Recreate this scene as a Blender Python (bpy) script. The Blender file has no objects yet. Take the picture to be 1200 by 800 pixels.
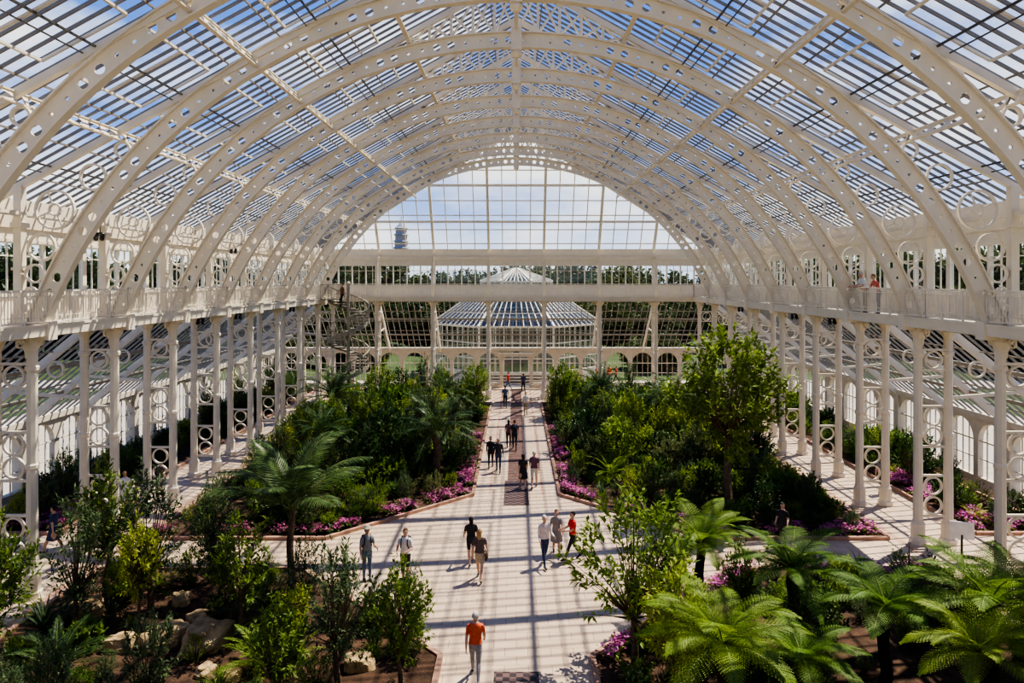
import bpy, math, random
import numpy as np
import mathutils
from mathutils import Vector, Matrix
random.seed(7); np.random.seed(7)
pi=math.pi
E=9.7
BAY=4.29
RY=[20.9+BAY*k for k in range(-4,8)]       # rib positions
CY=[20.9+BAY*k for k in range(-4,9)]
DECK=8.32
coll=bpy.context.scene.collection

# ------------------------------------------------------------ materials
def newmat(name):
    m=bpy.data.materials.new(name); m.use_nodes=True
    nt=m.node_tree; nt.nodes.clear()
    return m,nt,nt.nodes.new('ShaderNodeOutputMaterial')
def mat(name,col,rough=.6,metal=0,var=.12,scale=3,bump=0,bscale=20,spec=.4):
    m,nt,out=newmat(name); N=nt.nodes; L=nt.links
    b=N.new('ShaderNodeBsdfPrincipled'); b.inputs['Roughness'].default_value=rough
    b.inputs['Metallic'].default_value=metal; b.inputs['Specular IOR Level'].default_value=spec
    tc=N.new('ShaderNodeTexCoord'); nz=N.new('ShaderNodeTexNoise'); nz.inputs['Scale'].default_value=scale
    nz.inputs['Detail'].default_value=4
    L.new(tc.outputs['Object'],nz.inputs['Vector'])
    r=N.new('ShaderNodeValToRGB'); r.color_ramp.elements[0].position=.3; r.color_ramp.elements[1].position=.7
    r.color_ramp.elements[0].color=[c*(1-var) for c in col]+[1]
    r.color_ramp.elements[1].color=[min(1,c*(1+var)) for c in col]+[1]
    L.new(nz.outputs['Fac'],r.inputs['Fac']); L.new(r.outputs['Color'],b.inputs['Base Color'])
    if bump:
        n2=N.new('ShaderNodeTexNoise'); n2.inputs['Scale'].default_value=bscale; n2.inputs['Detail'].default_value=6
        L.new(tc.outputs['Object'],n2.inputs['Vector'])
        bp=N.new('ShaderNodeBump'); bp.inputs['Strength'].default_value=bump; bp.inputs['Distance'].default_value=.05
        L.new(n2.outputs['Fac'],bp.inputs['Height']); L.new(bp.outputs['Normal'],b.inputs['Normal'])
    L.new(b.outputs[0],out.inputs[0])
    return m
def leafmat(name,c1,c2,trans=.35,rough=.5):
    m,nt,out=newmat(name); N=nt.nodes; L=nt.links
    g=N.new('ShaderNodeNewGeometry'); oi=N.new('ShaderNodeObjectInfo')
    r=N.new('ShaderNodeValToRGB'); r.color_ramp.elements[0].color=list(c1)+[1]; r.color_ramp.elements[1].color=list(c2)+[1]
    L.new(g.outputs['Random Per Island'],r.inputs['Fac'])
    hs=N.new('ShaderNodeHueSaturation')
    mr=N.new('ShaderNodeMapRange'); mr.inputs['To Min'].default_value=.47; mr.inputs['To Max'].default_value=.525
    L.new(oi.outputs['Random'],mr.inputs['Value']); L.new(mr.outputs[0],hs.inputs['Hue'])
    mv=N.new('ShaderNodeMapRange'); mv.inputs['To Min'].default_value=1.15; mv.inputs['To Max'].default_value=.6
    L.new(oi.outputs['Random'],mv.inputs['Value']); L.new(mv.outputs[0],hs.inputs['Value'])
    L.new(r.outputs['Color'],hs.inputs['Color'])
    b=N.new('ShaderNodeBsdfPrincipled'); b.inputs['Roughness'].default_value=rough; b.inputs['Specular IOR Level'].default_value=.3
    t=N.new('ShaderNodeBsdfTranslucent'); mx=N.new('ShaderNodeMixShader'); mx.inputs[0].default_value=trans
    h2=N.new('ShaderNodeHueSaturation'); h2.inputs['Hue'].default_value=.49; h2.inputs['Value'].default_value=1.6
    L.new(hs.outputs[0],h2.inputs['Color']); L.new(h2.outputs[0],t.inputs['Color'])
    L.new(hs.outputs[0],b.inputs['Base Color'])
    L.new(b.outputs[0],mx.inputs[1]); L.new(t.outputs[0],mx.inputs[2]); L.new(mx.outputs[0],out.inputs[0])
    return m
def glassmat(name,tint=(.93,.96,.97),gl=.05,rough=.02):
    m,nt,out=newmat(name); N=nt.nodes; L=nt.links
    t=N.new('ShaderNodeBsdfTransparent'); t.inputs[0].default_value=list(tint)+[1]
    g=N.new('ShaderNodeBsdfGlossy'); g.inputs['Roughness'].default_value=rough
    mx=N.new('ShaderNodeMixShader'); mx.inputs[0].default_value=gl
    L.new(t.outputs[0],mx.inputs[1]); L.new(g.outputs[0],mx.inputs[2]); L.new(mx.outputs[0],out.inputs[0])
    return m
M_iron=mat('cream_painted_iron',(.79,.715,.575),.5,var=.05,scale=1.5)
M_iron2=mat('cream_painted_timber',(.79,.73,.61),.55,var=.05)
M_bar=mat('glazing_bar_silhouette',(.27,.24,.20),.5,var=.06)  # base colour darkened so roof bars read as backlit silhouettes from below
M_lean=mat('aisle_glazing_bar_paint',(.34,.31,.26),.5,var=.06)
M_dark=mat('dark_metal',(.03,.033,.035),.4)
M_grey=mat('grey_gear_metal',(.08,.075,.07),.4)
M_stair=mat('stair_grey_iron',(.36,.33,.27),.5)
M_glass=glassmat('clear_glass',(.92,.95,.96),.04)
M_fglass=glassmat('roof_glass',(.88,.92,.96),.015,.1)
M_soil=mat('bark_mulch_soil',(.085,.048,.031),.95,var=.5,scale=2.5,bump=1,bscale=14)
M_kerb=mat('pink_stone_kerb',(.46,.28,.20),.8,var=.2)
M_band=mat('dark_tile_band',(.13,.075,.06),.6,var=.4,scale=5)
M_rock=mat('sandstone',(.48,.35,.19),.85,var=.35,scale=2,bump=.8,bscale=5)
M_stone=mat('wall_stone',(.66,.60,.50),.8,var=.08)
M_grass=mat('lawn_grass',(.06,.10,.028),.9,var=.3,scale=.3)
M_gravel=mat('gravel_path',(.46,.42,.36),.9)
M_bark=mat('bark',(.17,.12,.08),.9,var=.35,scale=8,bump=.6,bscale=25)
M_fernbark=mat('fern_trunk_fibre',(.045,.028,.018),.95,var=.5,scale=12,bump=1,bscale=30)
M_greenpl=mat('green_plastic',(.02,.12,.06),.4)
M_white=mat('white_board',(.8,.8,.78),.5)
M_brick=mat('distant_brick',(.42,.34,.33),.9)
M_slate=mat('slate',(.33,.36,.4),.8)

def floor_material():
    m,nt,out=newmat('stone_paving'); N=nt.nodes; L=nt.links
    b=N.new('ShaderNodeBsdfPrincipled'); b.inputs['Roughness'].default_value=.45
    tc=N.new('ShaderNodeTexCoord'); br=N.new('ShaderNodeTexBrick')
    L.new(tc.outputs['Object'],br.inputs['Vector'])
    br.inputs['Color1'].default_value=(.62,.48,.35,1); br.inputs['Color2'].default_value=(.53,.41,.295,1)
    br.inputs['Mortar'].default_value=(.33,.24,.165,1); br.inputs['Scale'].default_value=1
    br.inputs['Mortar Size'].default_value=.010; br.inputs['Brick Width'].default_value=.6; br.inputs['Row Height'].default_value=.4
    nz=N.new('ShaderNodeTexNoise'); nz.inputs['Scale'].default_value=.8; nz.inputs['Detail'].default_value=5
    L.new(tc.outputs['Object'],nz.inputs['Vector'])
    mr=N.new('ShaderNodeMapRange'); mr.inputs['To Min'].default_value=.8; mr.inputs['To Max'].default_value=1.15
    L.new(nz.outputs['Fac'],mr.inputs['Value'])
    hs=N.new('ShaderNodeHueSaturation'); L.new(mr.outputs[0],hs.inputs['Value']); L.new(br.outputs['Color'],hs.inputs['Color'])
    L.new(hs.outputs[0],b.inputs['Base Color'])
    bp=N.new('ShaderNodeBump'); bp.inputs['Strength'].default_value=.2; bp.inputs['Distance'].default_value=.01; bp.invert=True
    L.new(br.outputs['Fac'],bp.inputs['Height']); L.new(bp.outputs[0],b.inputs['Normal'])
    L.new(b.outputs[0],out.inputs[0]); return m
M_floor=floor_material()
def grate_material():
    m,nt,out=newmat('patterned_iron_grate'); N=nt.nodes; L=nt.links
    b=N.new('ShaderNodeBsdfPrincipled'); b.inputs['Roughness'].default_value=.5
    tc=N.new('ShaderNodeTexCoord'); ck=N.new('ShaderNodeTexChecker'); ck.inputs['Scale'].default_value=6
    ck.inputs['Color1'].default_value=(.04,.028,.028,1); ck.inputs['Color2'].default_value=(.15,.09,.08,1)
    L.new(tc.outputs['Object'],ck.inputs['Vector']); L.new(ck.outputs['Color'],b.inputs['Base Color'])
    L.new(b.outputs[0],out.inputs[0]); return m
M_grate=grate_material()

# ------------------------------------------------------------ mesh builder
class MB:
    def __init__(s): s.v=[]; s.f=[]; s.m=[]
    def add(s,vs,fs,mi=0):
        o=len(s.v); s.v+= [tuple(p) for p in vs]; s.f+=[tuple(i+o for i in f) for f in fs]; s.m+=[mi]*len(fs)
    def box(s,x0,x1,y0,y1,z0,z1,mi=0):
        s.add([(x0,y0,z0),(x1,y0,z0),(x1,y1,z0),(x0,y1,z0),(x0,y0,z1),(x1,y0,z1),(x1,y1,z1),(x0,y1,z1)],
              [(0,3,2,1),(4,5,6,7),(0,1,5,4),(1,2,6,5),(2,3,7,6),(3,0,4,7)],mi)
    def beam(s,p,q,w,d,up=(0,0,1),mi=0):
        p=Vector(p);q=Vector(q);t=(q-p)
        if t.length<1e-6:return
        t.normalize();up=Vector(up)
        a=t.cross(up)
        if a.length<1e-3:a=t.cross(Vector((0,1,0)))
        a.normalize();b=a.cross(t);a*=w/2;b*=d/2
        vs=[p-a-b,p+a-b,p+a+b,p-a+b,q-a-b,q+a-b,q+a+b,q-a+b]
        s.add(vs,[(0,3,2,1),(4,5,6,7),(0,1,5,4),(1,2,6,5),(2,3,7,6),(3,0,4,7)],mi)
    def lathe(s,prof,n=8,c=(0,0,0),mi=0,ph=None):
        if ph is None: ph=pi/n
        vs=[];fs=[]
        for r,z in prof:
            for i in range(n):
                a=ph+2*pi*i/n; vs.append((c[0]+r*math.cos(a),c[1]+r*math.sin(a),c[2]+z))
        for j in range(len(prof)-1):
            for i in range(n):
                k=(i+1)%n; fs.append((j*n+i,j*n+k,(j+1)*n+k,(j+1)*n+i))
        fs.append(tuple(range(n))[::-1]); fs.append(tuple(range((len(prof)-1)*n,len(prof)*n)))
        s.add(vs,fs,mi)
    def tube(s,pts,rad,n=6,mi=0,frame=None,cap=True):
        P=[Vector(p) for p in pts]; vs=[];fs=[]; u=None; k=len(P)
        for i in range(k):
            t=(P[min(i+1,k-1)]-P[max(i-1,0)]).normalized()
            if frame: a,b=Vector(frame[0]),Vector(frame[1])
            else:
                if u is None:
                    u=t.orthogonal().normalized()
                u=(u-t*u.dot(t))
                u=u.normalized() if u.length>1e-5 else t.orthogonal().normalized()
                a=u;b=t.cross(u)
            r=rad[i]
            ra,rb=(r if isinstance(r,tuple) else (r,r))
            for j in range(n):
                g=2*pi*j/n; vs.append(P[i]+a*(ra*math.cos(g))+b*(rb*math.sin(g)))
        for i in range(k-1):
            for j in range(n):
                l=(j+1)%n; fs.append((i*n+j,i*n+l,(i+1)*n+l,(i+1)*n+j))
        if cap:
            t0=(P[0]-P[1]).normalized(); t1=(P[-1]-P[-2]).normalized()
            r0=rad[0] if not isinstance(rad[0],tuple) else min(rad[0]); r1=rad[-1] if not isinstance(rad[-1],tuple) else min(rad[-1])
            vs.append(P[0]+t0*r0*.6); vs.append(P[-1]+t1*r1*.6); c0=len(vs)-2;c1=c0+1
            for j in range(n):
                l=(j+1)%n; fs.append((l,j,c0)); fs.append(((k-1)*n+j,(k-1)*n+l,c1))
        s.add(vs,fs,mi)
    def ell(s,c,r,n=12,m=8,mi=0,R=None):
        vs=[];fs=[]; c=Vector(c)
        def T(x,y,z):
            p=Vector((x*r[0],y*r[1],z*r[2])); 
            return c+(R@p if R is not None else p)
        vs.append(T(0,0,-1))
        for j in range(1,m):
            a=-pi/2+pi*j/m
            for i in range(n):
                g=2*pi*i/n; vs.append(T(math.cos(a)*math.cos(g),math.cos(a)*math.sin(g),math.sin(a)))
        vs.append(T(0,0,1)); top=len(vs)-1
        for i in range(n):
            k=(i+1)%n; fs.append((0,1+k,1+i)); fs.append((top,1+(m-2)*n+i,1+(m-2)*n+k))
        for j in range(m-2):
            for i in range(n):
                k=(i+1)%n; fs.append((1+j*n+i,1+j*n+k,1+(j+1)*n+k,1+(j+1)*n+i))
        s.add(vs,fs,mi)
    def holed(s,fm,u0,u1,v0,v1,ru,rv,th,mi=0):
        hu=(u1-u0)/2;hv=(v1-v0)/2;cu=(u0+u1)/2;cv=(v0+v1)/2
        sq=[]
        for k in range(4): sq.append((-1+k*.5,-1))
        for k in range(4): sq.append((1,-1+k*.5))
        for k in range(4): sq.append((1-k*.5,1))
        for k in range(4): sq.append((-1,1-k*.5))
        vs=[]
        for t in (-th/2,th/2):
            for a,b in sq: vs.append(fm(cu+a*hu,cv+b*hv,t))
            for a,b in sq:
                l=math.hypot(a,b); vs.append(fm(cu+ru*a/l,cv+rv*b/l,t))
        fs=[]
        for i in range(16):
            k=(i+1)%16
            fs.append((i,k,16+k,16+i)); fs.append((32+k,32+i,48+i,48+k)); fs.append((16+i,16+k,48+k,48+i))
        s.add(vs,fs,mi)
    def ring(s,cx,cz,r,w,th,plane='xz',off=0,n=20,mi=0):
        vs=[];fs=[]
        for i in range(n):
            a=2*pi*i/n
            for rr in (r-w,r):
                for t in (-th/2,th/2):
                    x=cx+rr*math.cos(a);z=cz+rr*math.sin(a)
                    vs.append((x,off+t,z) if plane=='xz' else (off+t,x,z))
        for i in range(n):
            k=(i+1)%n;a=4*i;b=4*k
            fs+=[(a,b,b+1,a+1),(a+2,a+3,b+3,b+2),(a,a+2,b+2,b),(a+1,b+1,b+3,a+3)]
        s.add(vs,fs,mi)
    def mesh(s,name,mats,smooth=False):
        me=bpy.data.meshes.new(name); me.from_pydata(s.v,[],s.f)
        for m in mats: me.materials.append(m)
        me.polygons.foreach_set('material_index',s.m)
        if smooth: me.polygons.foreach_set('use_smooth',[True]*len(s.f))
        me.update(); return me
    def obj(s,name,mats,parent=None,smooth=False,loc=(0,0,0),rot=0):
        return inst(s.mesh(name,mats,smooth),name,loc,rot,1,parent)
def inst(me,name,loc=(0,0,0),rot=0,sc=1,parent=None,tilt=0):
    o=bpy.data.objects.new(name,me); coll.objects.link(o); o.location=loc; o.rotation_euler=(tilt,0,rot)
    o.scale=(sc,sc,sc) if not isinstance(sc,tuple) else sc
    if parent: o.parent=parent
    return o
def empty(name,loc=(0,0,0)):
    o=bpy.data.objects.new(name,None); coll.objects.link(o); o.location=loc; o.empty_display_size=.3; return o

# ------------------------------------------------------------ roof geometry
RZ=11.35
def zr(x): return E+RZ-.55*abs(x)
EAV=RZ-8.8-.3
YE=56.8; SH=.637
YN=-1.0
ZC=E-6.8; RI=15.4; RO=15.9
mb=MB()
def fm_arc(u,v,t):   # u angle, v radius
    return (v*math.cos(u),t,ZC+v*math.sin(u))
a0=math.radians(19.2);a1=pi-a0;ns=72
for i in range(ns):
    u0=a0+(a1-a0)*i/ns;u1=a0+(a1-a0)*(i+1)/ns
    hr=(.14,.14,.055,.055)[i%4]
    mb.holed(fm_arc,u0,u1,RI,RO,hr/15.6,hr,.06)
def arcstrip(mb,r0,r1,w,A0,A1,n,mi=0):
    vs=[];fs=[]
    for i in range(n+1):
        a=A0+(A1-A0)*i/n
        for r in (r0,r1):
            for t in (-w/2,w/2): vs.append(fm_arc(a,r,t))
    for i in range(n):
        a=4*i;b=a+4; fs+=[(a,b,b+1,a+1),(a+2,a+3,b+3,b+2),(a,a+2,b+2,b),(a+1,b+1,b+3,a+3)]
    fs+=[(0,1,3,2),(4*n,4*n+2,4*n+3,4*n+1)]
    mb.add(vs,fs,mi)
arcstrip(mb,RI-.05,RI,.28,a0,a1,64)
arcstrip(mb,RO,RO+.05,.28,a0,a1,64)
for sg in (-1,1):
    mb.beam((sg*15.9,0,zr(15.9)-.12),(0,0,zr(0)-.12),.16,.2,up=(0,0,1))
    for (x,z,r) in ((14.12,2.15,.62),(12.95,3.15,.42),(12.05,3.98,.26),(14.52,1.0,.44),(14.74,.2,.3),(14.86,-.4,.2),(14.9,-.85,.16)):
        mb.ring(sg*x,E+z,r,.06,.1)
    mb.ring(sg*14.12,E+2.15,.2,.05,.08,n=12)
    for k in range(4):
        a=k*pi/2+.4; mb.beam((sg*14.12+.2*math.cos(a),0,E+2.15+.2*math.sin(a)),(sg*14.12+.56*math.cos(a),0,E+2.15+.56*math.sin(a)),.04,.04)
    mb.box(sg*15.2-.12,sg*15.2+.12,-.12,.12,DECK,zr(15.2)-.1)
    mb.box(sg*15.2-.18,sg*15.2+.18,-.18,.18,E+1.6,E+1.75)
    mb.box(sg*15.2-.17,sg*15.2+.17,-.17,.17,DECK,DECK+.35)
    mb.box(sg*15.2-.16,sg*15.2+.16,-.16,.16,E+.3,E+.38)
    mb.box(sg*14.44-.26,sg*14.44+.26,-.2,.2,DECK-.45,DECK+.12)
    xs=[0,.8,1.6,2.4,3.2,4.0,4.8,5.6,6.4,7.2]
    def zt(x): return ZC+math.sqrt((RO)**2-x*x)
    for i,x in enumerate(xs):
        if zr(x)-zt(x)>.12: mb.beam((sg*x,0,zt(x)),(sg*x,0,zr(x)-.1),.10,.10)
        if i<len(xs)-2:
            y=xs[i+1]
            mb.beam((sg*x,0,zt(x)),(sg*y,0,zr(y)-.2),.075,.075)
            mb.beam((sg*y,0,zt(y)),(sg*x,0,zr(x)-.2),.075,.075)
mb.box(-.2,.2,-.2,.2,ZC+RI-.15,ZC+RO+.3)
mb.lathe([(.1,0),(.22,.12),(.12,.3)],8,(0,0,ZC+RI-.4))
RIB=mb.mesh('roof_rib',[M_iron])
for y in RY: inst(RIB,'arched_roof_rib',(0,y,0))

# purlins and lattice girders
mb=MB()
sl=math.atan(.55)
def yend(X): return YE-(zr(X)-E-EAV)*SH
for sg in (-1,1):
    for X in (12.2,8.1,4.1):
        nx=(sg*math.sin(sl),math.cos(sl))
        def fmp(u,v,t,X=X,sg=sg,nx=nx):
            return (sg*X+nx[0]*v+nx[1]*t*sg*-1, u, zr(X)-.05+nx[1]*v+t*nx[0])
        for j in range(len(CY)-1):
            for q in range(5):
                u0=CY[j]+.15+(BAY-.3)*q/5;u1=u0+(BAY-.3)/5
                if u1>yend(X): continue
                mb.holed(fmp,u0,u1,-.40,-.02,.3,.1,.05)
        y1=min(55,yend(X))
        for v in (-.40,-.02):
            mb.beam((sg*X+nx[0]*v,YN,zr(X)-.05+nx[1]*v),(sg*X+nx[0]*v,y1,zr(X)-.05+nx[1]*v),.14,.04)
zt0=zr(0)-.15; zb=ZC+RO+.1
mb.beam((0,YN,zt0),(0,51,zt0),.18,.14);mb.beam((0,YN,zb),(0,51,zb),.12,.08)
for y in RY[:-1]:
    for q in range(3):
        A=y+BAY*q/3;B=A+BAY/3
        mb.beam((0,A,zb),(0,B,zt0),.06,.06);mb.beam((0,B,zb),(0,A,zt0),.06,.06)
for sg in (-1,1):
    mb.box(sg*16-.15,sg*16+.15,YN,YE+.15,E+1.65,zr(16)+.02)
    mb.box(sg*15.2-.08,sg*15.2+.08,YN,YE-1,E+1.95,E+2.1)
mb.box(-16,16,YE-.15,YE+.15,E+1.65,zr(16)+.02)
PURL=mb.obj('roof_purlins',[M_iron])

# glazing bars
mb=MB()
nb=int((YE-YN)/(BAY/9))
for i in range(nb):
    y=YN+(BAY/9)*i
    yr=YE-(RZ-EAV)*SH
    if y>yr: zmax=E+EAV+(YE-y)/SH; xi=max(0,(E+RZ-zmax)/.55)
    else: xi=0
    for sg in (-1,1):
        mb.beam((sg*16.1,y,zr(16.1)+.06),(sg*xi,y,zr(xi)+.06),.045,.08,mi=0)
for sg in (-1,1):
    for X in np.arange(1.0,16,1.55):
        mb.beam((sg*X,YN,zr(X)+.03),(sg*X,yend(X),zr(X)+.03),.04,.05,mi=0)
    for X in (6.1,10.2,14.2):
        mb.beam((sg*X,YN,zr(X)-.08),(sg*X,yend(X),zr(X)-.08),.05,.05,mi=1)
        mb.beam((sg*(X+.3),YN,zr(X+.3)-.08),(sg*(X+.3),yend(X),zr(X+.3)-.08),.03,.03,mi=1)
    for j,y in enumerate(CY[:-2]):
        for X0,X1 in ((5.0,6.9),(9.2,11.2)):
            for X in (X0,X1): mb.beam((sg*X,y+.5,zr(X)-.02),(sg*X,y+BAY-.5,zr(X)-.02),.07,.06,mi=2)
            for yy in (y+.5,y+BAY/2,y+BAY-.5): mb.beam((sg*X0,yy,zr(X0)-.02),(sg*X1,yy,zr(X1)-.02),.07,.06,mi=2)
def ye(z): return YE-(z-E-EAV)*SH
for i in range(-14,15):
    X=i*1.138
    if abs(X)>15.9: continue
    z1=zr(X); mb.beam((X,ye(E+EAV),E+EAV),(X,ye(z1),z1),.07,.09,mi=2)
for X in (-11.38,-6.83,-2.28,2.28,6.83,11.38):
    z1=zr(X); mb.beam((X,ye(E+EAV)-.1,E+EAV),(X,ye(z1)-.1,z1),.2,.22,mi=2)
for z in np.arange(E+3.0,E+RZ-.1,1.1):
    X=(E+RZ-z)/.55; mb.beam((-X,ye(z),z),(X,ye(z),z),.08,.08,mi=2)
for z in (E+4.7,E+7.4):
    X=(E+RZ-z)/.55; mb.beam((-X,ye(z)-.12,z),(X,ye(z)-.12,z),.18,.18,mi=2)
for sg in (-1,1): mb.beam((sg*16,YE,zr(16)),(0,ye(E+RZ),E+RZ),.2,.25,mi=2)
for X in np.arange(-15.9,16,1.06): mb.box(X-.03,X+.03,YN-.05,YN+.05,zr(16),zr(X))
for z in np.arange(E+3,E+11,1.2):
    X=(E+RZ-z)/.55; mb.box(-X,X,YN-.03,YN+.03,z-.03,z+.03)
mb.obj('roof_glazing_bars',[M_bar,M_grey,M_iron2],PURL)
mb=MB()
yt=ye(E+RZ)
for sg in (-1,1):
    mb.add([(sg*16.1,YN,zr(16.1)+.05),(0,YN,zr(0)+.05),(0,yt,zr(0)+.05),(sg*16.1,YE,zr(16.1)+.05)],[(0,1,2,3)])
mb.add([(-16.1,YE,zr(16)),(16.1,YE,zr(16)),(0,yt,zr(0))],[(0,1,2)])
mb.obj('roof_glass',[M_fglass],PURL)

# ------------------------------------------------------------ clerestory, gallery, lean-to
mb=MB(); gl=MB()
WZ0,WZ1=E-.45,E+1.2
for sg in (-1,1):
    X=16.0*sg
    mb.box(X-.06,X+.06,YN,YE,DECK-.3,WZ0); mb.box(X-.06,X+.06,YN,YE,WZ1,E+1.65)
    mb.box(X-.12,X+.12,YN,YE,WZ0-.08,WZ0+.03); mb.box(X-.12,X+.12,YN,YE,WZ1-.03,WZ1+.1)
    for y0 in CY:
        for q in range(4):
            y=y0+BAY*q/4
            if y>YE: break
            w=.11 if q==0 else .05
            mb.box(X-.08,X+.08,y-w,y+w,WZ0,WZ1)
            mb.box(X-.025,X+.025,y+BAY/8-.018,y+BAY/8+.018,WZ0,WZ1)
            mb.box(X-.09,X+.09,y-w*.8,y+w*.8,DECK,WZ0)
    mb.box(X-.03,X+.03,YN,YE,WZ1-.45,WZ1-.41)
    gl.box(X-.004,X+.004,YN,YE,WZ0,WZ1)
for Y in (YE,YN):
    mb.box(-16,16,Y-.06,Y+.06,DECK-.3,WZ0); mb.box(-16,16,Y-.06,Y+.06,WZ1,E+1.65)
    mb.box(-16,16,Y-.12,Y+.12,WZ0-.08,WZ0+.03); mb.box(-16,16,Y-.12,Y+.12,WZ1-.03,WZ1+.1)
    for i in range(-14,15):
        X=i*1.138; w=.1 if (i%4==2) else .05
        mb.box(X-w,X+w,Y-.08,Y+.08,DECK,WZ1)
        mb.box(X+.55,X+.585,Y-.03,Y+.03,WZ0,WZ1)
    mb.box(-16,16,Y-.03,Y+.03,WZ1-.45,WZ1-.41)
    gl.box(-16,16,Y-.004,Y+.004,WZ0,WZ1)
CW=mb.obj('clerestory_window_wall',[M_iron2]); gl.obj('clerestory_glass',[M_glass],CW)
# deck
mb=MB()
YI=55.2
for sg in (-1,1):
    a,b=(14.4,15.9) if sg>0 else (-15.9,-14.4)
    mb.box(a,b,YN+.1,YE-.1,DECK-.12,DECK)
    xo=14.32*sg; mb.box(xo-.07,xo+.07,.5,YI+.07,DECK-.32,DECK+.02); mb.box(xo-.1,xo+.1,.5,YI+.1,DECK-.03,DECK+.04)
    mb.box(14.85*sg-.1,14.85*sg+.1,.5,YI,DECK-.4,DECK-.12)
    mb.box(15.8*sg-.1,15.8*sg+.1,.5,YI,DECK-.5,DECK-.12)
    for y in CY:
        mb.box(min(14.34*sg,15.88*sg),max(14.34*sg,15.88*sg),y-.12,y+.12,DECK-.32,DECK-.13)
mb.box(-14.4,14.4,YI,YE-.1,DECK-.12,DECK); mb.box(-14.4,14.4,YI-.07,YI+.07,DECK-.32,DECK+.02); mb.box(-14.4,14.4,YI-.1,YI+.1,DECK-.03,DECK+.04)
mb.box(-14.4,14.4,YI+.35,YI+.55,DECK-.4,DECK-.12)
mb.box(-14.4,14.4,YN+.1,.5,DECK-.12,DECK)
DK=mb.obj('gallery_deck',[M_iron],CW)
mb=MB()
RT=DECK+1.05
def rail(p,q):
    p=Vector(p);q=Vector(q);L=(q-p).length;t=(q-p)/L
    def B(z,w,d): mb.beam((p.x,p.y,z),(q.x,q.y,z),w,d)
    B(RT,.09,.06);B(RT-.16,.04,.03);B(DECK+.12,.05,.04);B(DECK+.28,.04,.025)
    n=int(L/.125)
    for i in range(n+1):
        c=p+t*(L*i/n); mb.box(c.x-.011,c.x+.011,c.y-.011,c.y+.011,DECK+.1,RT)
    n=max(1,int(round(L/(BAY/4))))
    for i in range(n+1):
        c=p+t*(L*i/n); mb.box(c.x-.03,c.x+.03,c.y-.03,c.y+.03,DECK,RT+.04)
for sg in (-1,1): rail((sg*14.36,.5,0),(sg*14.36,YI,0))
rail((-14.36,YI,0),(14.36,YI,0)); rail((-14.36,.45,0),(14.36,.45,0))
mb.obj('gallery_railing',[M_iron2],CW)
mb=MB()
for X in (-11.38,-6.83,-2.28,2.28,6.83,11.38):
    mb.box(X-.11,X+.11,YI+.3,YI+.52,DECK,E+2.0); mb.box(X-.17,X+.17,YI+.24,YI+.58,E+1.6,E+1.75)
    mb.beam((X,YI+.4,E+1.9),(X,YE,E+2.0),.15,.2)
    mb.ring(YI+.95,E+1.45,.3,.05,.08,'yz',X)
mb.box(-15,15,YI+.33,YI+.48,E+1.9,E+2.05)
mb.obj('gallery_posts',[M_iron],CW)

# ground column pair
mb=MB()
CT=DECK-.32
for x in (0,1.12):
    mb.lathe([(.30,0),(.30,.18),(.24,.22),(.24,.75),(.2,.8),(.17,.9),(.155,3.9),(.19,3.95),(.19,4.05),(.155,4.1),(.15,CT-1.1),(.2,CT-1.05),(.2,CT-.95),(.15,CT-.9),(.16,CT-.45),(.28,CT-.2),(.3,CT)],8,(x,0,0))
for zc in (1.75,4.3,6.75):
    for d in (-.36,.36) if zc<6 else (0,):
        mb.ring(.56,zc+d,.34,.06,.09)
    h=.74 if zc<6 else .38
    for z in (zc-h,zc+h): mb.box(.1,1.02,-.05,.05,z-.04,z+.04)
def bracket(p,dx,dy,R):
    pts=[]
    for i in range(7):
        a=pi/2*i/6; pts.append((p[0]+dx*R*(1-math.cos(a)),p[1]+dy*R*(1-math.cos(a)),p[2]-R+R*math.sin(a)))
    for a,b in zip(pts[:-1],pts[1:]): mb.beam(a,b,.09,.08,up=(-dy,dx,0) )
bracket((.15,0,CT),0,1,.7);bracket((.15,0,CT),0,-1,.7);bracket((-.1,0,CT),-1,0,.4);bracket((1.1,0,CT),0,1,.7);bracket((1.1,0,CT),0,-1,.7)
for dy in (-.45,.45): mb.ring(.0+dy,CT-.2,.16,.04,.06,'yz',0.05,12)
COL=mb.mesh('column_pair',[M_iron])
for y in CY:
    inst(COL,'iron_column_pair',(14.82,y,0),0); inst(COL,'iron_column_pair',(-14.82,y,0),pi)
for X in (-11.38,-6.83,-2.28,2.28,6.83,11.38):
    inst(COL,'iron_column_pair',(X,YI+.42,0),pi/2)

# lean-to roofs
XO,YO,ZT,ZB=21.4,61.6,7.95,3.5
DXO=XO-16; DYO=YO-YE
mb=MB(); gl=MB()
def lz(t): return ZT+(ZB-ZT)*t
y=YN
while y<YO:
    t0=max(0,(y-YE)/DYO)
    for sg in (-1,1):
        mb.beam((sg*(16+DXO*t0),y,lz(t0)),(sg*XO,y,ZB),.045,.08)
    y+=BAY/8
for i in range(-46,47):
    X=i*4.55/9; t0=max(0,(abs(X)-16)/DXO)
    if t0>=1: continue
    mb.beam((X,YE+DYO*t0,lz(t0)),(X,YO,ZB),.045,.08)
for y in CY:
    for sg in (-1,1):
        mb.beam((sg*16,y,ZT-.15),(sg*XO,y,ZB-.15),.12,.3,mi=1)
        mb.ring(sg*17.0,ZT-1.55,.32,.06,.08,'xz',y,mi=1)
        mb.beam((sg*16,y,ZT-2.6),(sg*18.6,y,lz(.48)-.25),.09,.12,mi=1)
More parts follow.
